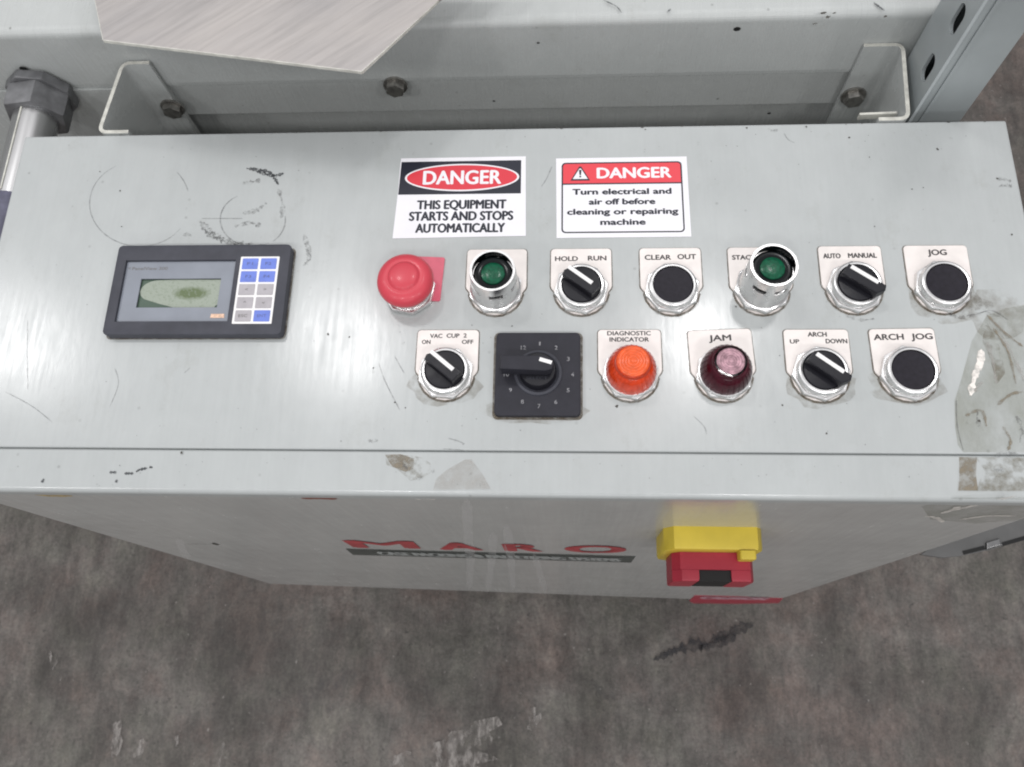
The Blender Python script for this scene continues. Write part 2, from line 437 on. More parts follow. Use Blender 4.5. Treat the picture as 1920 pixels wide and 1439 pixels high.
# ------------------------------------------------------------------ setting: floor
FZ = -0.95
b_ = N()
vs = [b_.verts.new(p) for p in ((-12, -8, FZ), (12, -8, FZ), (12, 14, FZ), (-12, 14, FZ))]; b_.faces.new(vs)
fl = link('floor', b_, M['concrete']); fl['kind'] = 'structure'
b_ = N()
cr_ = [at(x, y, FZ + .003) for x, y in ((1225, 1238), (1262, 1222), (1295, 1212), (1330, 1205), (1362, 1190), (1385, 1180), (1412, 1170))]
ribbon(b_, cr_, .016, .7)
ribbon(b_, [at(x, y, FZ + .003) for x, y in ((1310, 1216), (1345, 1206), (1380, 1192))], .014, .6)
M['stain'] = film('dark_oil_stain', (.025, .025, .029), .8, .5, 50, .36, .58)
o = link('oil_stain', b_, M['stain'], fl)
b_ = N()
for x, y, rx, ry in ((95, 1232, 2, 10), (104, 1245, 2, 8), (143, 1220, 2, 5), (113, 1273, 2, 4), (265, 1400, 8, 22), (333, 1385, 6, 9), (415, 1420, 4, 18), (840, 1405, 40, 20), (900, 1370, 25, 22), (860, 1430, 45, 14), (1000, 1358, 9, 20), (745, 1425, 20, 10), (215, 1390, 10, 30)):
    p = at(x, y, FZ + .003); blob(b_, p, rx * .00105, ry * .00105, random.uniform(-.3, .3), 14, .5)
M['flake'] = film('pale_floor_wear', (.42, .39, .365), .75, .6, 60, .44, .62, (1.5, .5, 1))
link('worn_patch', b_, M['flake'], fl)

# ------------------------------------------------------------------ control cabinet
XL, XR = -.4435, .3380
cab = thing('control_cabinet', 'grey-green steel control cabinet with a sloping-edged top panel of buttons, switches and lamps', 'control cabinet', (-.05, .26, FZ))
YB, YS, YF, YL = .4062, .1430, .1135, .1113
# top panel: folded sheet with rounded edges
b_ = N(); prism(b_, rrect(XL, YS, XR, YB, .0015), -.004, 0, .0014)
wpart('top_panel', b_, M['paint'], cab, smooth=True)
# front strip with its rolled lip
b_ = N()
prof = [(YS - .0011, -.0045), (YS - .0011, -.0012)] + [(YS - .0020, -.0008), (YL + .0046, -.0016)]
for i in range(1, 8):
    a = R(90 + 90 * i / 7); prof.append((YL + .0046 + .0046 * math.cos(a), -.0062 + .0046 * math.sin(a)))
prof += [(YL, -.014), (YL + .0012, -.0145), (YL + .0030, -.0145)]
x0, x1 = XL, XR
row = [(b_.verts.new((x0, y, z)), b_.verts.new((x1, y, z))) for y, z in prof]
for p, q in zip(row, row[1:]): b_.faces.new((p[0], p[1], q[1], q[0]))
wpart('front_lip', b_, M['paint'], cab, smooth=True, angle=50)
b_ = N(); prism(b_, [(XL + .002, YS - .006), (XR - .002, YS - .006), (XR - .002, YS + .004), (XL + .002, YS + .004)], -.010, -.0032)
wpart('seam_gap', b_, M['paint'], cab)
# door, sides, back
ZL, ZR = -.700, -.868
b_ = N(); prism(b_, [(XL + .004, ZL), (XR + .001, ZR), (XR + .001, -.0146), (XL + .004, -.0146)], YF, YF + .0025, axis='y')
wpart('door', b_, M['paint_front'], cab)
b_ = N(); prism(b_, [(YF + .003, ZL), (YB - .004, ZL), (YB - .004, -.0045), (YF + .003, -.0045)], XL + .0015, XL + .0038, axis='x')
wpart('side_panel', b_, M['paint_front'], cab)
b_ = N(); prism(b_, [(YF + .003, ZR + .002), (YB - .004, ZR + .002), (YB - .004, -.0045), (YF + .003, -.0045)], XR - .003, XR - .0005, axis='x')
wpart('side_panel', b_, M['paint_front'], cab)
b_ = N(); prism(b_, [(XL + .004, ZL), (XR - .003, ZR), (XR - .003, -.0045), (XL + .004, -.0045)], YB - .0068, YB - .0042, axis='y')
wpart('back_panel', b_, M['paint_front'], cab)
b_ = N()
v4 = [b_.verts.new(p) for p in ((XL + .004, YF + .003, ZL + .002), (XR - .003, YF + .003, ZR + .004), (XR - .003, YB - .007, ZR + .004), (XL + .004, YB - .007, ZL + .002))]; b_.faces.new(v4)
wpart('bottom_panel', b_, M['paint_front'], cab)
# slotted hinge bracket on the right side
ZH = -.267
pts = [at(x, y, ZH) for x, y in ((1726, 1040), (1768, 1046), (1800, 1043), (1862, 1030), (1935, 1004), (2010, 970), (2010, 900), (1890, 930))]
b_ = N(); prism(b_, [(p.x, p.y) for p in pts], ZH - .004, ZH, .0008)
hb = wpart('hinge_bracket', b_, mat('dull_grey_steel', (.12, .12, .118), .55, var=.15, vscale=40), cab)
for a, c_ in (((1806, 1037), (1846, 1027)), ((1880, 1021), (1935, 1005))):
    b_ = N(); A, B = at(*a, ZH + .0005), at(*c_, ZH + .0005)
    d = (B - A).normalized(); s = Vector((-d.y, d.x, 0)) * .0018
    prism(b_, [((A - s).x, (A - s).y), ((B - s).x, (B - s).y), ((B + s).x, (B + s).y), ((A + s).x, (A + s).y)], ZH - .003, ZH + .0006)
    bmesh.ops.translate(b_, verts=b_.verts, vec=-Vector(cab.location)); link('slot', b_, M['dark'], hb)
b_ = N(); c0 = at(1862, 1021, ZH)
prism(b_, [(c0.x - .008, c0.y - .005), (c0.x + .006, c0.y - .001), (c0.x + .006, c0.y + .005), (c0.x - .007, c0.y + .001)], ZH, ZH + .003, .001)
bmesh.ops.translate(b_, verts=b_.verts, vec=-Vector(cab.location)); link('latch', b_, M['satin'], hb)

RL = Vector(cab.location)
def L(x, y, z=0): return Vector((x, y, z)) - RL

# ------------------------------------------------------------------ operators
def plate_outline(r=.0196):
    o = []
    w, t, rr_ = .0224, .0340, .0028
    for cx, s in ((w - rr_, 0), (-w + rr_, 90)):
        for i in range(5):
            a = R(s + 90 * i / 4); o.append((cx + rr_ * math.cos(a), t - rr_ + rr_ * math.sin(a)))
    o.append((-w, .0035)); o.append((-w + .0006, .0015)); o.append((-w + .0030, -.0015))
    for i in range(11):
        a = R(188 + 164 * i / 10); o.append((r * math.cos(a), r * math.sin(a)))
    o.append((w - .0030, -.0015)); o.append((w - .0006, .0015)); o.append((w, .0035))
    return o
def grow(pts, d):
    out = []
    for x, y in pts:
        cx, cy = 0, .006; v = Vector((x - cx, y - cy)); v = v * (1 + d / max(v.length, 1e-6)); out.append((cx + v.x, cy + v.y))
    return out
def legend(parent, words, m_, rot=0, dx=0, dy=0):
    b1 = N(); prism(b1, plate_outline(), .0003, .0013, .0003)
    p = link('legend_plate', b1, m_, parent, loc=(dx, dy, 0), rotz=rot)
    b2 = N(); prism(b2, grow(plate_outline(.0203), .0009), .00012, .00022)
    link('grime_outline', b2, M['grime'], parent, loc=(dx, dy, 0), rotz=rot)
    if words:
        b3 = N()
        for s, xa, xb, yc, h, bd in words:
            text(b3, s, xa * MM, xb * MM, yc * MM, h * MM, .00145, max(bd + .020, .020))
        link('lettering', b3, M['ink'], parent, loc=(dx, dy, 0), rotz=rot)
def nut_bm(b1, a0, k=8, r=.0202, z0=.0014, z1=.0052):
    prism(b1, circ(r, k, a0=a0), z0, z1, .0009)
def body(name, label, x, y, a0, ring=True, k=8):
    b1 = N(); nut_bm(b1, a0, k)
    if ring:
        lathe(b1, [(.0172, .0050), (.0176, .0058), (.0175, .0086), (.0168, .0104), (.0158, .0109), (.0146, .0107), (.0143, .0098), (.0143, .0055)])
    o = link(name, b1, M['chrome'], cab, loc=L(x, y), smooth=True, angle=28)
    o['label'] = label; return o

def push_button(label, x, y, words, a0, rot=0):
    o = body('push_button', label, x, y, a0)
    legend(o, words, M['plate'], rot)
    b1 = N(); lathe(b1, [(.0141, .0070), (.0141, .0096), (.0136, .0102), (.0120, .0101), (.0060, .0097), (0, .0096)])
    link('cap', b1, M['cap'], o, smooth=True)
    return o

def selector(label, x, y, words, ang, side, a0, rot=0):
    """ang: direction the lever tip points; side: on which side of the lever the white line lies"""
    o = body('selector_switch', label, x, y, a0)
    legend(o, words, M['plate'], rot)
    b1 = N(); lathe(b1, [(.0142, .0070), (.0142, .0100), (.0136, .0112), (.0120, .0114), (0, .0114)])
    kn = link('knob', b1, M['black'], o, smooth=True)
    b1 = N()
    # lever: bar with a pointed beak at its tip, ridge on top
    tip = .0150 if side < 0 else .0178
    out = [(-.0128, -.0046), (tip - .0035, -.0046), (tip, .0012), (tip - .0012, .0046), (-.0128, .0046)]
    prism(b1, out, .0105, .0186, .0009)
    lv = link('lever', b1, M['black'], o, rotz=ang, smooth=True, angle=30)
    # hollow running along the lever on the other side
    b1 = N(); prism(b1, [(-.0118, .0014 * side - .0036 * side - .0004), (.0120, -.0022 * side - .0004), (.0120, -.0022 * side + .0004), (-.0118, -.0022 * side + .0004)], .0185, .0190)
    b2 = N(); s = side; sh_ = .0030 if side < 0 else 0; lt = .0024 if side < 0 else .0031
    prism(b2, [(-.0105 + sh_, s * lt - .0015), (.0110 + sh_, s * lt - .0015), (.0110 + sh_, s * lt + .0015), (-.0105 + sh_, s * lt + .0015)], .0184, .0191, .0002)
    b1.free()
    link('pointer_line', b2, M['white'], o, rotz=ang)
    return o

def guarded_lamp(label, x, y, words, a0, slots, zt):
    b1 = N(); nut_bm(b1, a0)
    rot = 0; dz = zt - .0305
    # guard tube, built ring by ring so that its slots are real openings
    k = 72; zs = [.0050, .0064, .0070, .0170 + dz, .0218 + dz, .0290 + dz, .0305 + dz]; rs = [.0186, .0186, .0176, .0168, .0167, .0163, .0160]
    ro = [[b1.verts.new((r * math.cos(2 * math.pi * i / k), r * math.sin(2 * math.pi * i / k), z)) for i in range(k)] for r, z in zip(rs, zs)]
    ri = [[b1.verts.new(((r - .0016) * math.cos(2 * math.pi * i / k), (r - .0016) * math.sin(2 * math.pi * i / k), z)) for i in range(k)] for r, z in zip(rs, zs)]
    def hole(i, j):
        if j != 3: return False
        a = (i + .5) * 360 / k
        return any(abs((a - s + 180) % 360 - 180) < 18 for s in slots)
    for j in range(len(zs) - 1):
        for i in range(k):
            q = (i + 1) % k
            if hole(i, j):
                if not hole(i - 1, j): b1.faces.new((ro[j][i], ri[j][i], ri[j + 1][i], ro[j + 1][i]))
                if not hole(q, j): b1.faces.new((ro[j][q], ri[j][q], ri[j + 1][q], ro[j + 1][q]))
                b1.faces.new((ro[j][i], ro[j][q], ri[j][q], ri[j][i])); b1.faces.new((ro[j + 1][i], ro[j + 1][q], ri[j + 1][q], ri[j + 1][i]))
                continue
            b1.faces.new((ro[j][i], ro[j][q], ro[j + 1][q], ro[j + 1][i])); b1.faces.new((ri[j][i], ri[j][q], ri[j + 1][q], ri[j + 1][i])).material_index = 1
    for i in range(k):
        q = (i + 1) % k; b1.faces.new((ro[-1][i], ro[-1][q], ri[-1][q], ri[-1][i]))
    o = link('guarded_push_button', b1, [M['chrome'], M['lensdark']], cab, loc=L(x, y), smooth=True, angle=40); o['label'] = label
    legend(o, words, M['plate'], rot)
    b1 = N(); lathe(b1, [(.0141, .0060), (.0140, .0240 + dz), (.0128, .0254 + dz), (.0105, .0256 + dz), (.0086, .0250 + dz)])
    link('lens_rim', b1, M['lensdark'], o, smooth=True)
    b1 = N(); lathe(b1, [(.0087, .0244 + dz), (.0082, .0257 + dz), (.0066, .0263 + dz), (.0040, .0267 + dz), (0, .0268 + dz)])
    link('lens', b1, M['green'], o, smooth=True)
    return o

def pilot(label, x, y, words, a0, m1, m2, rot=0):
    b1 = N(); nut_bm(b1, a0)
    lathe(b1, [(.0186, .0050), (.0188, .0062), (.0184, .0078), (.0175, .0080)])
    o = link('pilot_light', b1, M['chrome'], cab, loc=L(x, y), smooth=True, angle=28); o['label'] = label
    legend(o, words, M['plate'], rot)
    b1 = N(); lathe(b1, [(.0176, .0070), (.0178, .0092), (.0174, .0128), (.0163, .0170), (.0146, .0208), (.0128, .0236), (.0118, .0243), (.0116, .0252), (.0116, .0276), (.0110, .0282)], 60)
    ln = link('lens', b1, m1, o, smooth=True, angle=40)
    b1 = N(); pr = [(.0111, .0281)]
    for i in range(5):
        r = .0102 - i * .002; pr += [(r + .0006, .0284), (r, .0287), (r - .0006, .0284)]
    pr.append((0, .0284)); lathe(b1, pr, 48)
    lt_ = link('lens_top', b1, m2, o, smooth=True)
    if m2 is M['ruby_top']: lt_.scale = (.86, .86, 1)
    b1 = N(); lathe(b1, [(.0118, .0241), (.0124, .0243), (.0126, .0248), (.0122, .0253), (.0116, .0254)]); link('neck_ring', b1, M['neck_amber'] if m2 is M['amber_top'] else M['ruby'], o, smooth=True)
    b1 = N()
    for i in range(28):
        a = 2 * math.pi * i / 28; u = Vector((math.cos(a), math.sin(a), 0)); v = Vector((-u.y, u.x, 0)) * .00035
        q = [u * .0181 + Vector((0, 0, .0092)), u * .0177 + Vector((0, 0, .0128)), u * .0166 + Vector((0, 0, .0170)), u * .0149 + Vector((0, 0, .0208)), u * .0131 + Vector((0, 0, .0235))]
        r_ = [(b1.verts.new(p + v), b1.verts.new(p - v), b1.verts.new(p - u * .001)) for p in q]
        for A, B in zip(r_, r_[1:]): b1.faces.new((A[0], B[0], B[1], A[1]))
    for v_ in [v_ for v_ in b1.verts if not v_.link_faces]: b1.verts.remove(v_)
    rb = link('lens_ribs', b1, m1, o); rb['kind'] = 'stuff'
    return o

R1, R2 = .2643, .1988
# emergency stop
o = body('emergency_stop', 'red mushroom emergency stop button at the left end of the upper row', -.1145, R1, R(12), ring=False)
b1 = N(); prism(b1, rrect(-.0150, -.006, .0225, .0300, .0015), .0003, .0013, .0003)
link('legend_plate', b1, M['plate_red'], o, loc=(.0012, -.0012, 0), rotz=R(-3))
b1 = N(); lathe(b1, [(.0165, .0050), (.0168, .0075), (.0140, .0085), (.0120, .0088), (.0120, .0140)])
link('collar', b1, M['chrome'], o, smooth=True)
b1 = N(); lathe(b1, [(.0110, .0140), (.0188, .0146), (.0204, .0163), (.0207, .0186), (.0198, .0218), (.0180, .0238), (.0154, .0252), (.0126, .0258), (.0120, .0255), (.0114, .0258), (.0106, .0270), (.0092, .0277), (.0050, .0283), (0, .0284)], 64)
link('mushroom_cap', b1, M['red'], o, smooth=True, angle=60)

guarded_lamp('chrome-guarded green illuminated button beside the red emergency stop', -.0500, R1, [], R(20), (-82, -22, -145, 33, 93, 153), .0345)
selector('black selector switch on the HOLD RUN plate', .0128, R1, [('HOLD', -19.4, -2.3, 25.7, 3.9, .004), ('RUN', 5.0, 18.8, 26.0, 3.9, .004)], R(142), -1, R(10))
push_button('flush black push button on the CLEAR OUT plate', .0785, R1, [('CLEAR', -18.8, 0.6, 26.3, 4.1, .003), ('OUT', 5.2, 18.9, 26.7, 4.1, .003)], R(14))
guarded_lamp('chrome-guarded green illuminated button on the STACK plate', .1430, R1, [('STACK', -19.5, -2.0, 25.8, 3.8, .006)], R(5), (-66, -124, -6, 54, 114, 174), .0400)
selector('black selector switch on the AUTO MANUAL plate', .2085, R1 + .0005, [('AUTO', -19.4, -6.8, 26.0, 4.0, .006), ('MANUAL', -1.6, 19.0, 26.2, 4.0, .006)], R(-36), 1, R(2))
push_button('flush black push button on the grimy JOG plate', .2695, R1 + .0005, [('JOG', -5.9, 7.7, 28.3, 4.6, .006)], R(12))
selector('black selector switch on the VAC CUP plate in the lower row', -.0838, R2, [('VAC', -13.3, -4.2, 29.3, 3.3, -.004), ('CUP', -1.2, 8.3, 29.5, 3.3, -.004), ('2', 11.2, 13.6, 29.6, 3.3, -.004), ('ON', -19.0, -12.6, 24.6, 3.2, -.006), ('OFF', 10.2, 18.6, 24.6, 3.2, -.006)], R(140), -1, R(18))
pilot('orange pilot light on the DIAGNOSTIC INDICATOR plate', .0470, R2, [('DIAGNOSTIC', -15.8, 15.3, 31.2, 3.3, -.006), ('INDICATOR', -14.2, 13.9, 26.4, 3.3, -.006)], R(12), M['amber'], M['amber_top'])
pilot('dark red pilot light with scraped top on the JAM plate', .1120, R2, [('JAM', -7.9, 8.0, 27.6, 4.6, .004)], R(14), M['ruby'], M['ruby_top'], R(2.2))
selector('black selector switch on the ARCH UP DOWN plate', .1782, R2, [('ARCH', -5.8, 7.5, 30.2, 3.5, .004), ('UP', -18.6, -12.0, 24.8, 3.2, .001), ('DOWN', 6.2, 21.2, 25.0, 3.4, .003)], R(-38), 1, R(4))
push_button('flush black push button on the ARCH JOG plate', .2380, R2 + .0005, [('ARCH', -19.8, 1.0, 27.8, 4.5, .005), ('JOG', 6.0, 20.8, 27.8, 4.5, .005)], R(8), R(1))

# ------------------------------------------------------------------ twelve-position dial
DX, DY = -.0180, .1985
b1 = N(); prism(b1, rrect(-.0305, -.0315, .0300, .0310, .0035), .0002, .0046, .0010)
dial = link('rotary_dial', b1, M['dial'], cab, loc=L(DX, DY), smooth=True, angle=30); dial['label'] = 'square black twelve-position rotary dial between two switches'
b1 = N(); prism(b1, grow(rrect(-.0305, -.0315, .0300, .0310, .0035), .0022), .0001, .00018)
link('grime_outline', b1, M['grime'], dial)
b1 = N(); lathe(b1, [(.0172, .0046), (.0168, .0058), (.0150, .0062), (.0146, .0058), (.0132, .0052)])
link('collar', b1, M['bezel'], dial, smooth=True)
b1 = N(); lathe(b1, [(.0132, .0050), (.0128, .0110), (.0120, .0122), (0, .0124)])
link('knob', b1, M['black'], dial, smooth=True)
b1 = N(); prism(b1, [(-.0255, -.0034), (-.0255, .0066), (.0040, .0070), (.0092, .0050), (.0112, .0010), (.0098, -.0030), (.0060, -.0042)], .0110, .0215, .0008)
link('lever', b1, M['dial'], dial, smooth=True, angle=30, rotz=R(-1))
b1 = N(); prism(b1, [(.0010, -.0010), (.0094, -.0036), (.0103, -.0011), (.0018, .0016)], .0214, .0219)
bmesh.ops.translate(b1, verts=b1.verts, vec=(0, .0038, 0)); link('pointer_line', b1, M['white'], dial)
b1 = N()
for i, s in enumerate(['1', '2', '3', '4', '5', '6', '7', '8', '9', '10', '11', '12']):
    a = R(90 - 30 * i); cx, cy = .0234 * math.cos(a) + .0010, .0234 * math.sin(a) - .0012
    w = .0011 if s == '1' else (.0020 if len(s) == 1 else .0036)
    text(b1, s, cx - w / 2, cx + w / 2, cy, .0029, .0048, .0)
M['dial_ink'] = film('worn_dial_ink', (.46, .46, .48), 1.0, .5, 260, .30, .62, amin=.15)
link('lettering', b1, M['dial_ink'], dial)
b1 = N(); text(b1, 'SELECT', -.0078, .0070, -.0066, .0019, .01255, .0)
link('lettering', b1, M['bezel'], dial)

# ------------------------------------------------------------------ operator terminal
TZ = .0080
tc_ = Vector((-.2730, .2640, 0))
b1 = N()
bo = [(-.3405, .2265), (-.2055, .2260), (-.2062, .3005), (-.3396, .3010)]
def q2(p): return (p[0] - tc_.x, p[1] - tc_.y)
bx0, by0, bx1, by1 = -.0672, -.0373, .0675, .0365
wx0, wy0, wx1, wy1 = -.0592, -.0265, .0258, .0235   # window opening
outer = rrect(bx0, by0, bx1, by1, .0035)
frame = curve_plate(outer, [[(wx0, wy0), (wx1, wy0), (wx1, wy1), (wx0, wy1)]], .0080)
bmesh.ops.translate(frame, verts=frame.verts, vec=(0, 0, .0042))
bmesh.ops.remove_doubles(frame, verts=frame.verts, dist=1e-6)
es = [e for e in frame.edges if len(e.link_faces) == 2 and e.calc_face_angle(0) > 1.0 and all(v.co.z > .008 for v in e.verts)]
bmesh.ops.bevel(frame, geom=es, offset=.0011, segments=2, profile=.6, affect='EDGES')
term = link('operator_terminal', frame, M['bezel'], cab, loc=tc_ - RL, smooth=True, angle=30); term['label'] = 'dark grey operator terminal with small green display and ten membrane keys'
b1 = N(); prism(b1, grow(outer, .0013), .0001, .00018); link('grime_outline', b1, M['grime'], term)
lx0, ly0, lx1, ly1 = -.0462, -.0146, .0158, .0092
pl = curve_plate([(wx0, wy0), (wx1, wy0), (wx1, wy1), (wx0, wy1)], [[(lx0, ly0), (lx1, ly0), (lx1, ly1), (lx0, ly1)]], .0012)
bmesh.ops.translate(pl, verts=pl.verts, vec=(0, 0, .0052)); link('screen_surround', pl, M['window'], term)
b1 = N(); prism(b1, [(lx0, ly0), (lx1, ly0), (lx1, ly1), (lx0, ly1)], .0030, .0040); link('screen_back', b1, M['lcd_dark'], term)
b1 = N()
ll = []
for i in range(13):
    a = R(100 + 125 * i / 12); ll.append((-.0320 + .0140 * math.cos(a), -.0005 + .0092 * math.sin(a)))
ll += [(-.030, -.0108), (-.018, -.0140), (.0125, -.0144), (.0140, -.0122), (.0156, -.0115), (.0156, .0090), (-.020, .0091)]
prism(b1, ll, .0041, .0043); link('display', b1, M['lcd'], term)
b1 = N(); text(b1, 'PanelView 300', -.0545, -.0270, .0178, .0026, .00590, .0); text(b1, '<', -.0580, -.0560, .0180, .0022, .00590, .01)
link('lettering', b1, M['ink_soft'], term)
b1 = N(); prism(b1, [(.0120, -.0232), (.0225, -.0232), (.0222, -.0200), (.0123, -.0200)], .0058, .0061)
M['logo'] = mat('pale_logo_tag', (.75, .50, .36), .4, var=.3, vscale=700); link('maker_tag', b1, M['logo'], term)
# keypad
kx0, ky0, kx1, ky1 = .0300, -.0290, .0597, .0258
b1 = N(); prism(b1, rrect(kx0, ky0, kx1, ky1, .0006), .0082, .0086, .0001); link('keypad', b1, M['white'], term)
sx, sy = (kx1 - kx0 - .0016) / 2, (ky1 - ky0 - .0016) / 5
cols = ['key_blue', 'key_blue', 'key_blue', 'key_blue', 'key_grey', 'key_grey', 'key_grey', 'key_grey', 'key_grey', 'key_blue']
names = ['F1', 'F2', 'F3', 'F4', '<', '>', '^', 'v', 'ESC', 'ENT']
for i in range(10):
    cx = kx0 + .0008 + sx * (i % 2 + .5); cy = ky1 - .0008 - sy * (i // 2 + .5)
    b1 = N(); prism(b1, rrect(-sx / 2 + .0010, -sy / 2 + .0009, sx / 2 - .0010, sy / 2 - .0009, .0005), .0085, .0091, .0002)
    text(b1, names[i], -.0014 * len(names[i]) * .8, .0014 * len(names[i]) * .8, 0, .0022, .00925, 0, 1)
    link('key', b1, [M[cols[i]], M['key_ink'] if i in (0, 1, 2, 3, 9) else M['ink_soft']], term, loc=(cx, cy, 0))

# ------------------------------------------------------------------ danger stickers
def sticker(label, cx, cy, outline, rot=0):
    b1 = N(); prism(b1, outline, .0002, .00045); o = link('danger_sticker', b1, M['vinyl'], cab, loc=L(cx, cy), rotz=rot); o['label'] = label; return o
st1 = sticker('white danger sticker with a black banner and red oval', -.0795, .3446, [(-.0510, -.0359), (.0508, -.0346), (.0496, .0355), (-.0490, .0352), (-.0493, .0300), (-.0495, .0050)])
b1 = N(); prism(b1, [(-.0492, .0022), (.0463, .0022), (.0461, .0320), (-.0484, .0318)], .00045, .00052); link('banner', b1, M['s_black'], st1)
b1 = N(); prism(b1, circ(1, 56, 0, .0170, .0448, .0123), .00052, .00060); link('oval_border', b1, M['vinyl'], st1)
b1 = N(); prism(b1, circ(1, 56, 0, .0170, .0432, .0110), .00060, .00068); link('oval', b1, M['s_red'], st1)
b1 = N(); text(b1, 'DANGER', -.0305, .0310, .0170, .0124, .00075, .020); link('heading', b1, M['vinyl'], st1)
b1 = N()
for s, xa, xb, y in (('THIS EQUIPMENT', -34.0, 35.5, -7.0), ('STARTS AND STOPS', -39.5, 41.0, -17.0), ('AUTOMATICALLY', -34.0, 35.0, -27.4)):
    text(b1, s, xa * MM, xb * MM, y * MM, .0080, .00055, .028)
link('lettering', b1, M['s_black'], st1)
st2 = sticker('white danger sticker with a red header and warning triangle', .0443, .3431, [(-.0498, -.0352), (.0506, -.0349), (.0502, .0348), (-.0506, .0346)])
bd = curve_plate(rrect(-.0462, -.0312, .0461, .0305, .0032), [rrect(-.0451, -.0301, .0450, .0294, .0024)], .00008)
bmesh.ops.translate(bd, verts=bd.verts, vec=(0, 0, .00055)); link('border', bd, M['s_black'], st2)
b1 = N(); hd = rrect(-.0451, .0080, .0450, .0294, .0024); hd = [(x, max(y, .0118)) for x, y in hd]; hd2 = []
for p in hd:
    if not hd2 or (abs(p[0] - hd2[-1][0]) + abs(p[1] - hd2[-1][1])) > 1e-6: hd2.append(p)
prism(b1, hd2, .00045, .00053); link('banner', b1, M['s_redb'], st2)
b1 = N(); prism(b1, [(-.0455, .0108), (.0455, .0108), (.0455, .0119), (-.0455, .0119)], .00045, .00057); link('banner_line', b1, M['s_black'], st2)
def tri(cx, cy, w, h): return [(cx - w / 2, cy - h / 2), (cx + w / 2, cy - h / 2), (cx + w * .05, cy + h / 2), (cx - w * .05, cy + h / 2)]
b1 = N(); prism(b1, tri(-.0318, .0206, .0150, .0125), .00053, .00060, mi=0); prism(b1, tri(-.0318, .0204, .0116, .0093), .00060, .00068, mi=1)
prism(b1, [(-.0324, .0192), (-.0312, .0192), (-.0308, .0238), (-.0328, .0238)], .00068, .00074, mi=0); prism(b1, circ(.0008, 10, -.0318, .0178), .00068, .00074, mi=0)
link('warning_triangle', b1, [M['s_black'], M['vinyl']], st2)
b1 = N(); text(b1, 'DANGER', -.0192, .0382, .0208, .0096, .00060, .026); link('heading', b1, M['vinyl'], st2)
b1 = N()
for s, xa, xb, y in (('Turn electrical and', -38.0, 37.5, 4.4), ('air off before', -25.5, 25.0, -4.4), ('cleaning or repairing', -42.0, 42.0, -13.0), ('machine', -17.0, 17.2, -22.0)):
    text(b1, s, xa * MM, xb * MM, y * MM, .0052, .00055, .036)
link('lettering', b1, M['s_black'], st2)

# ------------------------------------------------------------------ door: maker's name, stripe, caution label, marks
YD = YF - .0003
def fx(px, py): p = at_y(px, py, YD); return (p.x, p.z)
b1 = N()
zt = -.229
for s, xa, xb, dz in (('M', -.212, -.143, 0), ('A', -.125, -.080, -.006), ('R', -.059, -.020, -.009), ('O', .001, .062, -.012)):
    text(b1, s, xa, xb, zt - .030 + dz, .052, YD, .03, axis='y')
b1f = wpart('maker_name', b1, mat('faded_red_print', (.42, .045, .055), .35, var=.25, vscale=30), cab)
b1 = N(); prism(b1, [fx(648, 1029.5), fx(662, 1041), fx(1183, 1055.5), fx(1192, 1043.5)], YD, YD + .0002, axis='y')
M['stripe_ink'] = mat('stripe_ink', (.40, .42, .41), .4)
sp_ = wpart('maker_stripe', b1, mat('faded_black_print', (.055, .065, .06), .35, var=.3, vscale=30), cab)
b1 = N(); text(b1, 'CASE PACKING & PALLETIZING SYSTEMS', -.196, .062, -.322, .026, YD - .0003, .03, axis='y')
for v in b1.verts: v.co.z += -(v.co.x + .198) * .10
bmesh.ops.translate(b1, verts=b1.verts, vec=-RL); link('lettering', b1, M['stripe_ink'], sp_)
b1 = N()
cl = [fx(1292, 1127), fx(1302, 1117), fx(1380, 1119), fx(1468, 1122.5), fx(1460, 1131), fx(1380, 1132.5), fx(1300, 1131.5)]
prism(b1, cl, YD - .0002, YD + .0002, axis='y')
cs = wpart('caution_label', b1, mat('red_caution_vinyl', (.42, .03, .06), .4, var=.1, vscale=20), cab)
b1 = N(); text(b1, 'CAUTION', .215, .318, -.800, .045, YD - .0006, .03, axis='y')
bmesh.ops.translate(b1, verts=b1.verts, vec=-RL); link('lettering', b1, mat('pink_print', (.62, .36, .42), .5), cs)
NY = Vector((0, -1, 0))
def face_ribbon(name, lines, w, m_, **k):
    for ln in lines:
        b1 = N(); ribbon(b1, [at_y(x, y, YD - .0002) for x, y in ln], w, nrm=NY, **k)
        wpart(name, b1, m_, cab)
face_ribbon('scratch', [((565, 935), (600, 935), (632, 936))], .006, M['rust'])
face_ribbon('scratch', [((62, 927), (95, 930), (135, 930))], .007, M['yscratch'])
face_ribbon('scratch', [((778, 936), (795, 935), (818, 936.5))], .006, M['crease'])
face_ribbon('scratch', [((350, 1020.5), (380, 1021), (405, 1021.5))], .004, M['smudge'])
b1 = N()
for x, y, rx, rz in ((138, 926, .005, .004), (404, 1021, .0025, .008), (452, 930, .0015, .002), (630, 933, .002, .003)):
    p = at_y(x, y, YD - .0003); k = [(p.x + rx * math.cos(t) * random.uniform(.7, 1.2), p.z + rz * math.sin(t) * random.uniform(.7, 1.2)) for t in [i * .7854 for i in range(8)]]
    b1 = N(); b1.faces.new([b1.verts.new((a, YD - .0003, c_)) for a, c_ in k])
    wpart('paint_chip', b1, M['chip'], cab)
face_ribbon('reflection_streak', [((925, 1000), (922, 1050), (915, 1106)), ((950, 985), (958, 1050), (962, 1108)), ((1002, 1040), (1014, 1080), (1022, 1112)), ((885, 1020), (882, 1060), (880, 1104)), ((335, 1010), (345, 1035), (355, 1048)), ((875, 935), (878, 1010), (880, 1050))], .0085, M['door_reflection'], jit=.15)  # soft reflections in the door enamel, painted as pale streaks
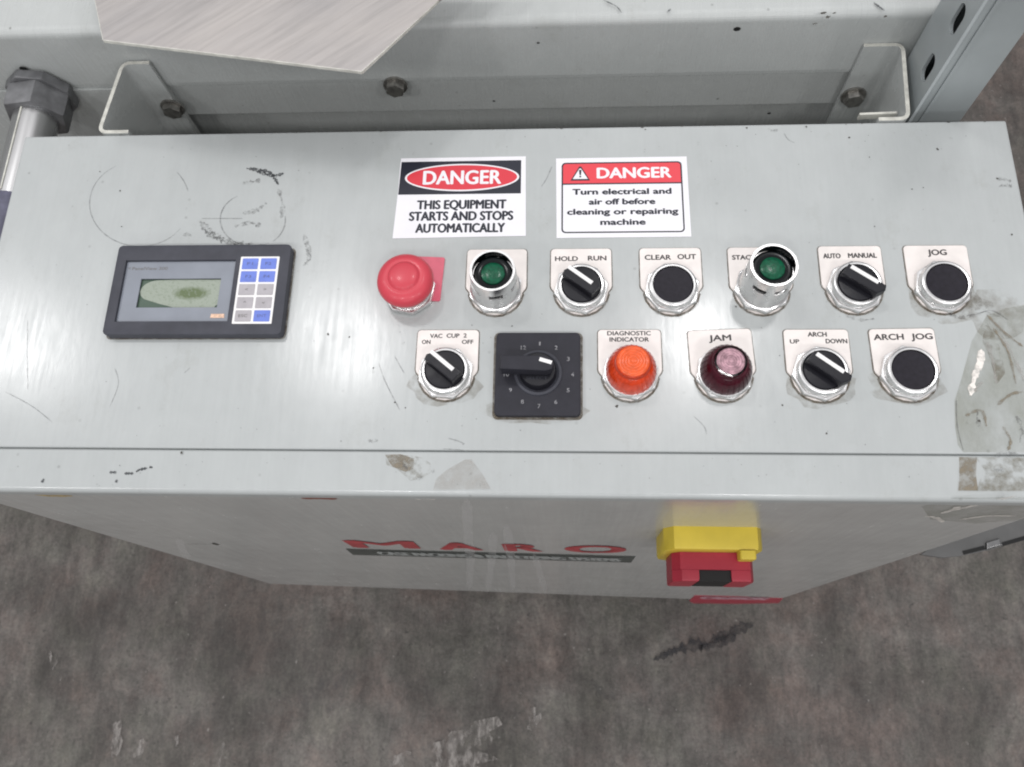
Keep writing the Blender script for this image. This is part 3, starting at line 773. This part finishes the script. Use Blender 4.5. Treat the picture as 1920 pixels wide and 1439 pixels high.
# old tape on the right of the door
face_ribbon('tape_streak', [((1722, 945), (1770, 944), (1800, 942)), ((1735, 968), (1755, 971), (1768, 980)), ((1800, 975), (1850, 968), (1905, 968)), ((1790, 957), (1840, 945), (1905, 930)), ((1765, 963), (1790, 955), (1795, 950))], .004, M['crease'])
b1 = N()
k = [at_y(x, y, YD - .0001) for x, y in ((1790, 934), (1925, 932), (1925, 975), (1830, 982), (1745, 975), (1728, 950))]
b1.faces.new([b1.verts.new(p) for p in k]); wpart('tape_remnant', b1, M['tape'], cab)

# ------------------------------------------------------------------ rotary disconnect on the door
DZc, DXc = -.168, .1225
b1 = N(); hw, c_ = .0395, .011
oc = [(hw - c_, -hw), (hw, -hw + c_), (hw, hw - .009), (hw - .005, hw), (-hw + .007, hw), (-hw, hw - .012), (-hw, -hw + c_), (-hw + c_, -hw)]
prism(b1, oc, 0, -.0188, .0030, axis='y')
dis = link('disconnect_switch', b1, M['yellow'], cab, loc=L(DXc, YF, DZc), smooth=True, angle=30); dis['label'] = 'yellow disconnect switch housing with a red rotary handle on the door'
b1 = N(); prism(b1, rrect(.0195, .0255, .0325, .0405, .002), -.0189, -.0262, .0014, axis='y'); link('locking_tab', b1, M['yellow'], dis, smooth=True, angle=30)
b1 = N()
ho = [(-.0325, -.020), (.0330, -.020), (.0335, .018), (.0300, .0262), (-.0265, .0262), (-.0325, .018)]
# handle with a notch in its front edge
prism(b1, ho, -.0190, -.0330, 0, axis='y')
prism(b1, [(-.0325, -.020), (-.0115, -.020), (-.0115, .0255), (-.0255, .0255), (-.0325, .018)], -.0331, -.0425, .0022, axis='y')
prism(b1, [(.0145, -.020), (.0335, -.020), (.0335, .018), (.0300, .0255), (.0145, .0255)], -.0331, -.0425, .0022, axis='y')
link('handle', b1, M['redh'], dis, smooth=True, angle=30)
b1 = N(); prism(b1, [(-.0114, -.018), (.0144, -.018), (.0144, .0235), (-.0114, .0235)], -.0332, -.0422, 0, axis='y'); link('lock_slide', b1, M['dark'], dis)

# ------------------------------------------------------------------ wear on the panel
def flat_ribbons(name, lines, w, m_, z=.00025, **k):
    for ln in lines:
        b1 = N(); ribbon(b1, [at(x, y, z) for x, y in ln], w, **k)
        wpart(name, b1, m_, cab)
def arc(cx, cy, rx, ry, a, b_, k=12): return [(cx + rx * math.cos(R(a + (b_ - a) * i / k)), cy - ry * math.sin(R(a + (b_ - a) * i / k))) for i in range(k + 1)]
flat_ribbons('pencil_circle', [arc(262, 382, 94, 80, 118, 325, 16), arc(262, 382, 94, 88, 15, 42, 5)], .00075, M['pencil'])
flat_ribbons('pencil_circle', [arc(474, 412, 61, 50, 118, 300, 14), arc(474, 412, 61, 52, -52, 8, 7)], .0010, M['pencil'])
flat_ribbons('pencil_line', [((378, 410), (420, 410), (455, 410))], .0008, M['pencil'])
flat_ribbons('scuff_mark', [((462, 316), (485, 319), (505, 323), (514, 333), (522, 347)), ((505, 330), (520, 329), (532, 325)), ((480, 321), (495, 326), (512, 330))], .0024, M['scuff'], jit=.6)
flat_ribbons('scuff_mark', [((375, 415), (390, 432), (410, 446), (435, 458), (470, 462), (505, 463)), ((385, 430), (400, 444), (425, 452)), ((425, 450), (450, 458), (490, 460))], .0042, M['smudge'], jit=.7, z=.00022)
flat_ribbons('scuff_mark', [((452, 345), (470, 342), (490, 338)), ((455, 400), (480, 395), (500, 380)), ((440, 425), (470, 418), (490, 425)), ((522, 355), (530, 385), (527, 410)), ((345, 438), (352, 443), (358, 440)), ((570, 440), (580, 480), (570, 500))], .0030, M['smudge'], jit=.8, z=.00022)
flat_ribbons('scratch', [((710, 680), (722, 715), (750, 770)), ((740, 668), (752, 690), (758, 700)), ((840, 822), (858, 827), (872, 833)), ((1035, 312), (1025, 335), (1015, 350)), ((870, 845), (850, 843), (830, 842))], .0007, M['pencil'])
flat_ribbons('scratch', [((205, 886), (214, 886), (218, 886.5)), ((233, 888), (240, 888), (250, 888)), ((255, 885), (262, 881), (276, 878)), ((280, 876), (286, 877)), ((78, 905), (82, 898)), ((217, 905), (219, 900))], .0016, M['scuff'], z=-.0009, jit=.5)
flat_ribbons('scratch', [((52, 600), (51, 660), (52, 730)), ((10, 735), (60, 762), (98, 792)), ((215, 690), (222, 720), (205, 765)), ((345, 700), (352, 694), (356, 690)), ((1470, 250), (1478, 262), (1490, 268)), ((1300, 780), (1320, 800), (1325, 815))], .0006, M['pencil'])
flat_ribbons('scuff_mark', [((1585, 590), (1610, 600), (1640, 598)), ((1780, 590), (1800, 596), (1830, 590)), ((1850, 585), (1868, 592), (1878, 588)), ((1440, 242), (1450, 246), (1458, 243)), ((690, 826), (700, 828), (708, 824)), ((1250, 300), (1240, 330), (1233, 345))], .0018, M['smudge'], z=.0003, jit=.8)
# old tape and glue
def patch(name, pts, m_, z=.0003):
    b1 = N(); b1.faces.new([b1.verts.new(at(x, y, z)) for x, y in pts]); return wpart(name, b1, m_, cab)
patch('tape_remnant', [(1790, 752), (1806, 700), (1822, 640), (1850, 592), (1885, 578), (1935, 570), (1935, 848.5), (1806, 848.5), (1796, 835), (1791, 800)], M['tape'])
patch('tape_remnant', [(1798, 857), (1832, 858), (1830, 890), (1834, 920), (1797, 920), (1799, 890)], M['glue'], -.0008)
patch('tape_remnant', [(1828, 857), (1935, 858), (1935, 921), (1830, 921), (1838, 900), (1845, 880)], M['grime_soft'], -.0008)
patch('tape_remnant', [(812, 919), (818, 898), (840, 880), (872, 862), (884, 862), (905, 890), (920, 917)], M['glue_pale'], -.0008)
patch('tape_remnant', [(722, 856), (760, 853), (790, 858), (806, 868), (812, 884), (795, 895), (770, 902), (745, 880), (725, 872)], M['grime_soft'], -.0008)
patch('tape_remnant', [(722, 853), (752, 852), (776, 860), (775, 880), (760, 885), (735, 875)], M['glue'], -.00075)
patch('tape_remnant', [(1848, 600), (1872, 640), (1885, 700), (1870, 720), (1855, 670), (1842, 640)], M['grime_soft'], .00035)
flat_ribbons('tape_crease', [((1840, 655), (1838, 680), (1828, 705), (1820, 742))], .0042, M['crease'], z=.0006, jit=.5)
flat_ribbons('tape_crease', [((1843, 718), (1836, 722), (1828, 735)), ((1850, 640), (1862, 680), (1868, 720)), ((1880, 630), (1905, 680), (1925, 720))], .0022, M['glue_pale'], z=.0006, jit=.5)
flat_ribbons('tape_crease', [((1862, 615), (1890, 660), (1905, 720)), ((1850, 590), (1885, 625), (1918, 650)), ((1870, 760), (1895, 740), (1918, 735)), ((1810, 780), (1840, 770), (1850, 800)), ((1880, 800), (1895, 825), (1890, 845))], .0016, M['glue'], z=.0007, jit=.6)
flat_ribbons('scuff_mark', [((1793, 750), (1795, 800), (1806, 845)), ((1830, 590), (1860, 583), (1890, 600))], .0009, M['pencil'], z=.0004)
flat_ribbons('scuff_mark', [((1835, 765), (1832, 790), (1840, 800)), ((1905, 780), (1915, 800), (1912, 830)), ((1865, 855), (1885, 851), (1910, 852)), ((1860, 880), (1872, 881), (1882, 880)), ((1870, 335), (1885, 337), (1897, 340)), ((1872, 350), (1888, 348), (1898, 350))], .0022, M['smudge'], z=.00045, jit=.7)
flat_ribbons('scuff_mark', [((780, 895), (785, 898), (792, 893)), ((808, 882), (813, 884), (812, 880)), ((755, 870), (760, 876), (764, 880))], .0020, M['smudge'], z=-.0006, jit=.6)
# brown grime with contact shade painted in, below buttons and dial
b1 = N()
for px, py, rx, ry in ((1770, 560, .026, .020), (1800, 575, .022, .010), (1540, 725, .024, .016), (1700, 720, .026, .015), (835, 725, .026, .014), (1010, 770, .036, .010), (1870, 590, .02, .02)):
    b1 = N(); blob(b1, at(px, py, .00015), rx, ry, 0, 18, .12)
    wpart('grime_shade_patch', b1, M['faint'], cab)
# chips and specks big enough to see
b1 = N()
for x, y, r in ((187, 322, 1.0), (225, 358, 1.1), (228, 425, .9), (1157, 762, 1.8), (1758, 280, 1.6), (1592, 258, 1.2), (1446, 211, 0), (615, 627, 1.2), (1467, 760, .9), (1550, 813, 1.1), (960, 612, .9), (1380, 575, 1.0), (1630, 295, .7), (1710, 355, .8), (1731, 352, .7), (1640, 425, .7), (1897, 440, 1.0), (340, 849, 1.6), (1400, 240, 1.3), (1512, 238, 1.2), (1210, 243, 1.1), (1836, 790, 1.6), (700, 690, 1.0), (740, 755, .9), (760, 765, .7), (655, 632, 1.0), (1870, 335, 1.3), (885, 610, .8), (560, 320, .6)):
    if r: blob(b1, at(x, y, .0003), r * .00065, r * .0006, random.uniform(0, 3), 8, .4)
for i in range(150):
    x, y = random.uniform(60, 1880), random.choice([random.uniform(245, 300), random.uniform(560, 835), random.uniform(300, 835)])
    r = random.uniform(.12, .36); blob(b1, at(x, y, .0003), r * .001, r * .0009, 0, 6, .4)
for i in range(50):
    blob(b1, at(random.uniform(0, 1919), random.uniform(860, 912), -.0007), random.uniform(.1, .4) * .001, random.uniform(.1, .35) * .001, 0, 6, .4)
for i in range(26):
    t = random.random(); x = 60 + t * 1800; blob(b1, at(x, 254 - 27 * t + random.uniform(0, 3), .0003), random.uniform(.3, 1.4) * .001, .0003, 0, 7, .4)
o = wpart('paint_chip', b1, M['chip'], cab); o['kind'] = 'stuff'

# ------------------------------------------------------------------ machine beam behind the cabinet
YM = .4814
beam = thing('machine_beam', 'long grey-green folded steel beam running behind the control cabinet', 'machine frame', (-.3, .6, FZ))
def sweep(prof, x0, x1, name, m_, parent):
    b1 = N(); row = [(b1.verts.new((x0, y, z)), b1.verts.new((x1, y, z))) for y, z in prof]
    for p, q in zip(row, row[1:]): b1.faces.new((p[0], p[1], q[1], q[0]))
    return wpart(name, b1, m_, parent, smooth=True, angle=40)
ZT = .0335
pr = [(.95, ZT + .004), (YM + .007, ZT)]
for i in range(1, 8):
    a = R(90 + 90 * i / 7); pr.append((YM + .007 + .007 * math.cos(a), ZT - .007 + .007 * math.sin(a)))
pr += [(YM, -.030)]
pr += [(YM + .0006, -.0345), (YM + .0045, -.0365), (YM + .0045, -.0800), (YM + .012, -.0815), (YM + .030, -.0815)]
XB0, XB1 = -1.3, .297
sweep(pr, XB0, XB1, 'face_plate', M['paint_beam'], beam)
b1 = N(); prism(b1, [(XB0, -.60), (XB1, -.60), (XB1, -.0816), (XB0, -.0816)], YM + .030, YM + .034, axis='y')
wpart('lower_web', b1, M['paint_beam'], beam)
b1 = N(); prism(b1, [(XB0, -.60), (-.352, -.60), (-.352, -.036), (XB0, -.036)], YM - .0012, YM + .0040, axis='y')
wpart('side_plate', b1, M['paint_beam'], beam)
b1 = N(); prism(b1, [(YM + .008, -.08), (.94, -.08), (.94, ZT - .001), (YM + .008, ZT - .001)], XB1 - .004, XB1 - .001, axis='x')
wpart('end_plate', b1, M['paint_beam'], beam)

def hexbolt(parent, p, r=.0085, name='bolt'):
    b1 = N(); prism(b1, [(q[0], q[1]) for q in circ(r * 1.25, 24)], 0, -.0018, 0, axis='y')
    prism(b1, [(q[0], q[1]) for q in circ(r, 6, a0=.3)], -.0018, -.0075, .0008, axis='y')
    return link(name, b1, M['bolt'], parent, loc=Vector(p) - Vector(parent.location), smooth=True, angle=30)
p = at_y(742, 155, YM + .002); hexbolt(beam, (p.x, YM - .0003, p.z))
b1 = N()
for x, y, rx in ((388, 146, .0020), (417, 146, .0020), (45, 127, .0038), (926, 190, .0013), (1442, 213, .0018), (1009, 81, .0013), (1382, 55, .003)):
    pp = at_y(x, y, YM - .0003)
    if y > 140: pp = at_y(x, y, YM + .0042)
    b1.faces.new([b1.verts.new((pp.x + rx * math.cos(i * .9), pp.y - (.0015 if x < 100 else 0), pp.z + rx * .8 * math.sin(i * .9))) for i in range(7)])
wpart('drilled_hole', b1, M['dark'], beam)
# dark flakes on the upper edge
b1 = N()
for x, y, rx, ry in ((1545, 24, 5, 2), (1552, 32, 4, 2), (1565, 25, 3, 1.5), (1660, 31, 4, 1.6), (1527, 45, 4, 1)):
    blob(b1, at(x, y, ZT + .0022), rx * .0005, ry * .0005, .3, 8, .4)
wpart('paint_chip', b1, M['chip'], beam)['kind'] = 'stuff'
b1 = N(); ribbon(b1, [at(x, y, ZT + .0012) for x, y in ((1638, 5), (1650, 14), (1658, 20))], .0016); ribbon(b1, [at(x, y, ZT + .0024) for x, y in ((1130, 0), (1155, 12), (1165, 24))], .001); ribbon(b1, [at(x, y, ZT + .002) for x, y in ((1250, 24), (1258, 17))], .0012)
wpart('scratch', b1, M['scuff'], beam)

# ------------------------------------------------------------------ C-shaped brackets between beam and cabinet
def bracket(name, label, pts, ztop, zbot, parts_group):
    """open C section, extruded downwards; pts is its centre line in plan"""
    o = thing(name, label, 'bracket', (pts[1][0], pts[1][1], zbot), parts_group)
    t = .0031 / 2
    P_ = [Vector((x, y, 0)) for x, y in pts]
    # rounded corners
    Q_ = [P_[0]]
    for i in range(1, len(P_) - 1):
        a = (P_[i - 1] - P_[i]).normalized() * .007; c_ = (P_[i + 1] - P_[i]).normalized() * .007
        for j in range(6):
            s = j / 5; Q_.append(P_[i] + a * (1 - s) ** 2 + c_ * s ** 2)
    Q_.append(P_[-1])
    b1 = N(); rows = []
    for i, q in enumerate(Q_):
        d = (Q_[min(i + 1, len(Q_) - 1)] - Q_[max(i - 1, 0)]).normalized(); s = Vector((-d.y, d.x, 0)) * t
        rows.append([b1.verts.new((w.x, w.y, z)) for w, z in ((q + s, ztop), (q - s, ztop), (q - s, zbot), (q + s, zbot))])
    for A, B in zip(rows, rows[1:]):
        for j in range(4):
            f = b1.faces.new((A[j], A[(j + 1) % 4], B[(j + 1) % 4], B[j])); f.material_index = 1 if j == 0 else 0
    b1.faces.new(rows[0]); b1.faces.new(rows[-1][::-1])
    wpart('channel', b1, [M['paint_beam'], M['edge']], o)
    return o
bl = bracket('mounting_bracket', 'left C-shaped bracket joining the beam to the cabinet beside the conduit nut', [(-.3500, YM - .0036), (-.3728, YM - .0036), (-.3810, YB + .0030), (-.3560, YB + .0030)], .0005, -.16, 'brackets between beam and cabinet')
br = bracket('mounting_bracket', 'right C-shaped bracket with a bright chipped edge beside the slotted upright', [(.2395, YM - .0020), (.2700, YM - .0020), (.2655, YB + .0030), (.2430, YB + .0030)], .0005, -.16, 'brackets between beam and cabinet')
p = at_y(322, 202, YM - .006); hexbolt(bl, (p.x + .001, YM - .0053, p.z), .0085)
p = at_y(1600, 183, YM - .006); hexbolt(br, (p.x, YM - .0037, p.z), .0085)
b1 = N(); A, B = at(1612, 214, -.012), at(1682, 211, -.012)
prism(b1, [(A.x, A.y - .001), (B.x, B.y - .001), (B.x, B.y + .001), (A.x, A.y + .001)], -.018, -.012); wpart('inner_flange', b1, M['edge'], br)

# ------------------------------------------------------------------ slotted upright on the right
UX, UY, UX2, UY2 = .2748, .4215, .3150, .4700
up = thing('slotted_upright', 'grey slotted steel upright rising at the right end of the beam', 'strut', (.29, .445, FZ))
ZU = .22
holes = []
for px, py in ((1740, 128), (1795, 36)):
    p = at_x(px, py, UX); holes.append((p.y, p.z))
dzh = holes[1][1] - holes[0][1]
hz = [holes[0][1] + dzh * i for i in range(-6, 16)]
hz = [z for z in hz if z < ZU - .03]
yc = (holes[0][0] + holes[1][0]) / 2
def slot(cy, cz, w, h):
    o_ = []
    for s, a0 in ((1, 0), (-1, 180)):
        for i in range(9):
            a = R(a0 + 180 * i / 8); o_.append((cy + w * math.cos(a), cz + s * (h - w) + w * math.sin(a)))
    return o_
pl = curve_plate([(UY, FZ), (UY2, FZ), (UY2, ZU), (UY, ZU)], [slot(yc, z, .0062, .0125) for z in hz], .0025)
for v in pl.verts: v.co = Vector((UX + .00125 + v.co.z, v.co.x, v.co.y))
wpart('slotted_side', pl, M['strut'], up)
b1 = N(); prism(b1, [(UX + .0026, FZ), (UX2, FZ), (UX2, ZU), (UX + .0026, ZU)], UY, UY + .0025, axis='y'); wpart('front_side', b1, M['strut'], up)
b1 = N(); prism(b1, [(UY + .0026, FZ), (UY2, FZ), (UY2, ZU), (UY + .0026, ZU)], UX2 - .0025, UX2, axis='x'); wpart('plain_side', b1, M['strut'], up)
b1 = N(); prism(b1, [(UX + .0026, FZ), (UX2 - .0026, FZ), (UX2 - .0026, ZU), (UX + .0026, ZU)], UY2 - .0025, UY2, axis='y'); wpart('rear_side', b1, M['strut'], up)
b1 = N(); prism(b1, [(UX + .0075, FZ), (UX + .0105, FZ), (UX + .0105, ZU), (UX + .0075, ZU)], UY - .0012, UY - .0001, .0005, axis='y'); wpart('ridge', b1, M['strut'], up)

# ------------------------------------------------------------------ conduit on the left
cx_, cz_ = -.4630, -.0330
con = thing('conduit', 'galvanised conduit with a dark hexagonal nut left of the cabinet', 'conduit', (cx_, YM, cz_))
def ylathe(prof, k=32):
    b1 = N(); lathe(b1, prof, k)
    for v in b1.verts: v.co = Vector((v.co.x, -v.co.z, v.co.y))
    return b1
b1 = ylathe([(.0175, .018), (.0182, .030), (.0182, .118), (.0182, .127), (.0165, .128)])
link('pipe', b1, M['pipe'], con, smooth=True)
b1 = N(); prism(b1, circ(.0288, 8, a0=.25), -.003, -.0115, .0015, axis='y'); link('lock_nut', b1, M['nut'], con, smooth=True, angle=30)
b1 = N(); prism(b1, circ(.0272, 6, a0=.15), -.0117, -.034, .003, axis='y'); link('hex_nut', b1, M['nut'], con, smooth=True, angle=30)
b1 = ylathe([(.0183, .117), (.0205, .118), (.0210, .122), (.0210, .150), (.0200, .153), (.0200, .170), (.016, .171), (0, .171)])
link('coupling', b1, M['tapeblue'], con, smooth=True)
b1 = N(); prism(b1, [(-.0006, -.03), (.0006, -.03), (.0006, -.115), (-.0006, -.115)], .0181, .0188); 
for v in b1.verts: v.co.x -= .002
link('seam', b1, M['edge'], con)

# ------------------------------------------------------------------ bare metal sheet hanging over the beam
zp = .085
pp_ = [at(x, y, zp) for x, y in ((152, -120), (178, 0), (193, 75), (678, 134), (822, 0), (955, -124))]
b1 = N(); prism(b1, [(p.x, p.y) for p in pp_], zp - .0028, zp, .0004)
sh = link('metal_sheet', b1, [M['sheet']])
sh['label'] = 'bare pinkish brushed metal sheet with angled corners jutting in above the beam'; sh['category'] = 'metal sheet'
b1 = N(); q = [(p.x, p.y) for p in pp_]
for a, c_ in ((1, 2), (2, 3), (3, 4)):
    A, B = Vector((*q[a], zp - .0014)), Vector((*q[c_], zp - .0014))
    d = (B - A).normalized(); s = Vector((d.y, -d.x, 0)) * .0004
    k = [A + s, B + s, B - s, A - s]; prism(b1, [(v.x, v.y) for v in k], zp - .0026, zp - .0001)
link('burred_edge', b1, M['edge'], sh)
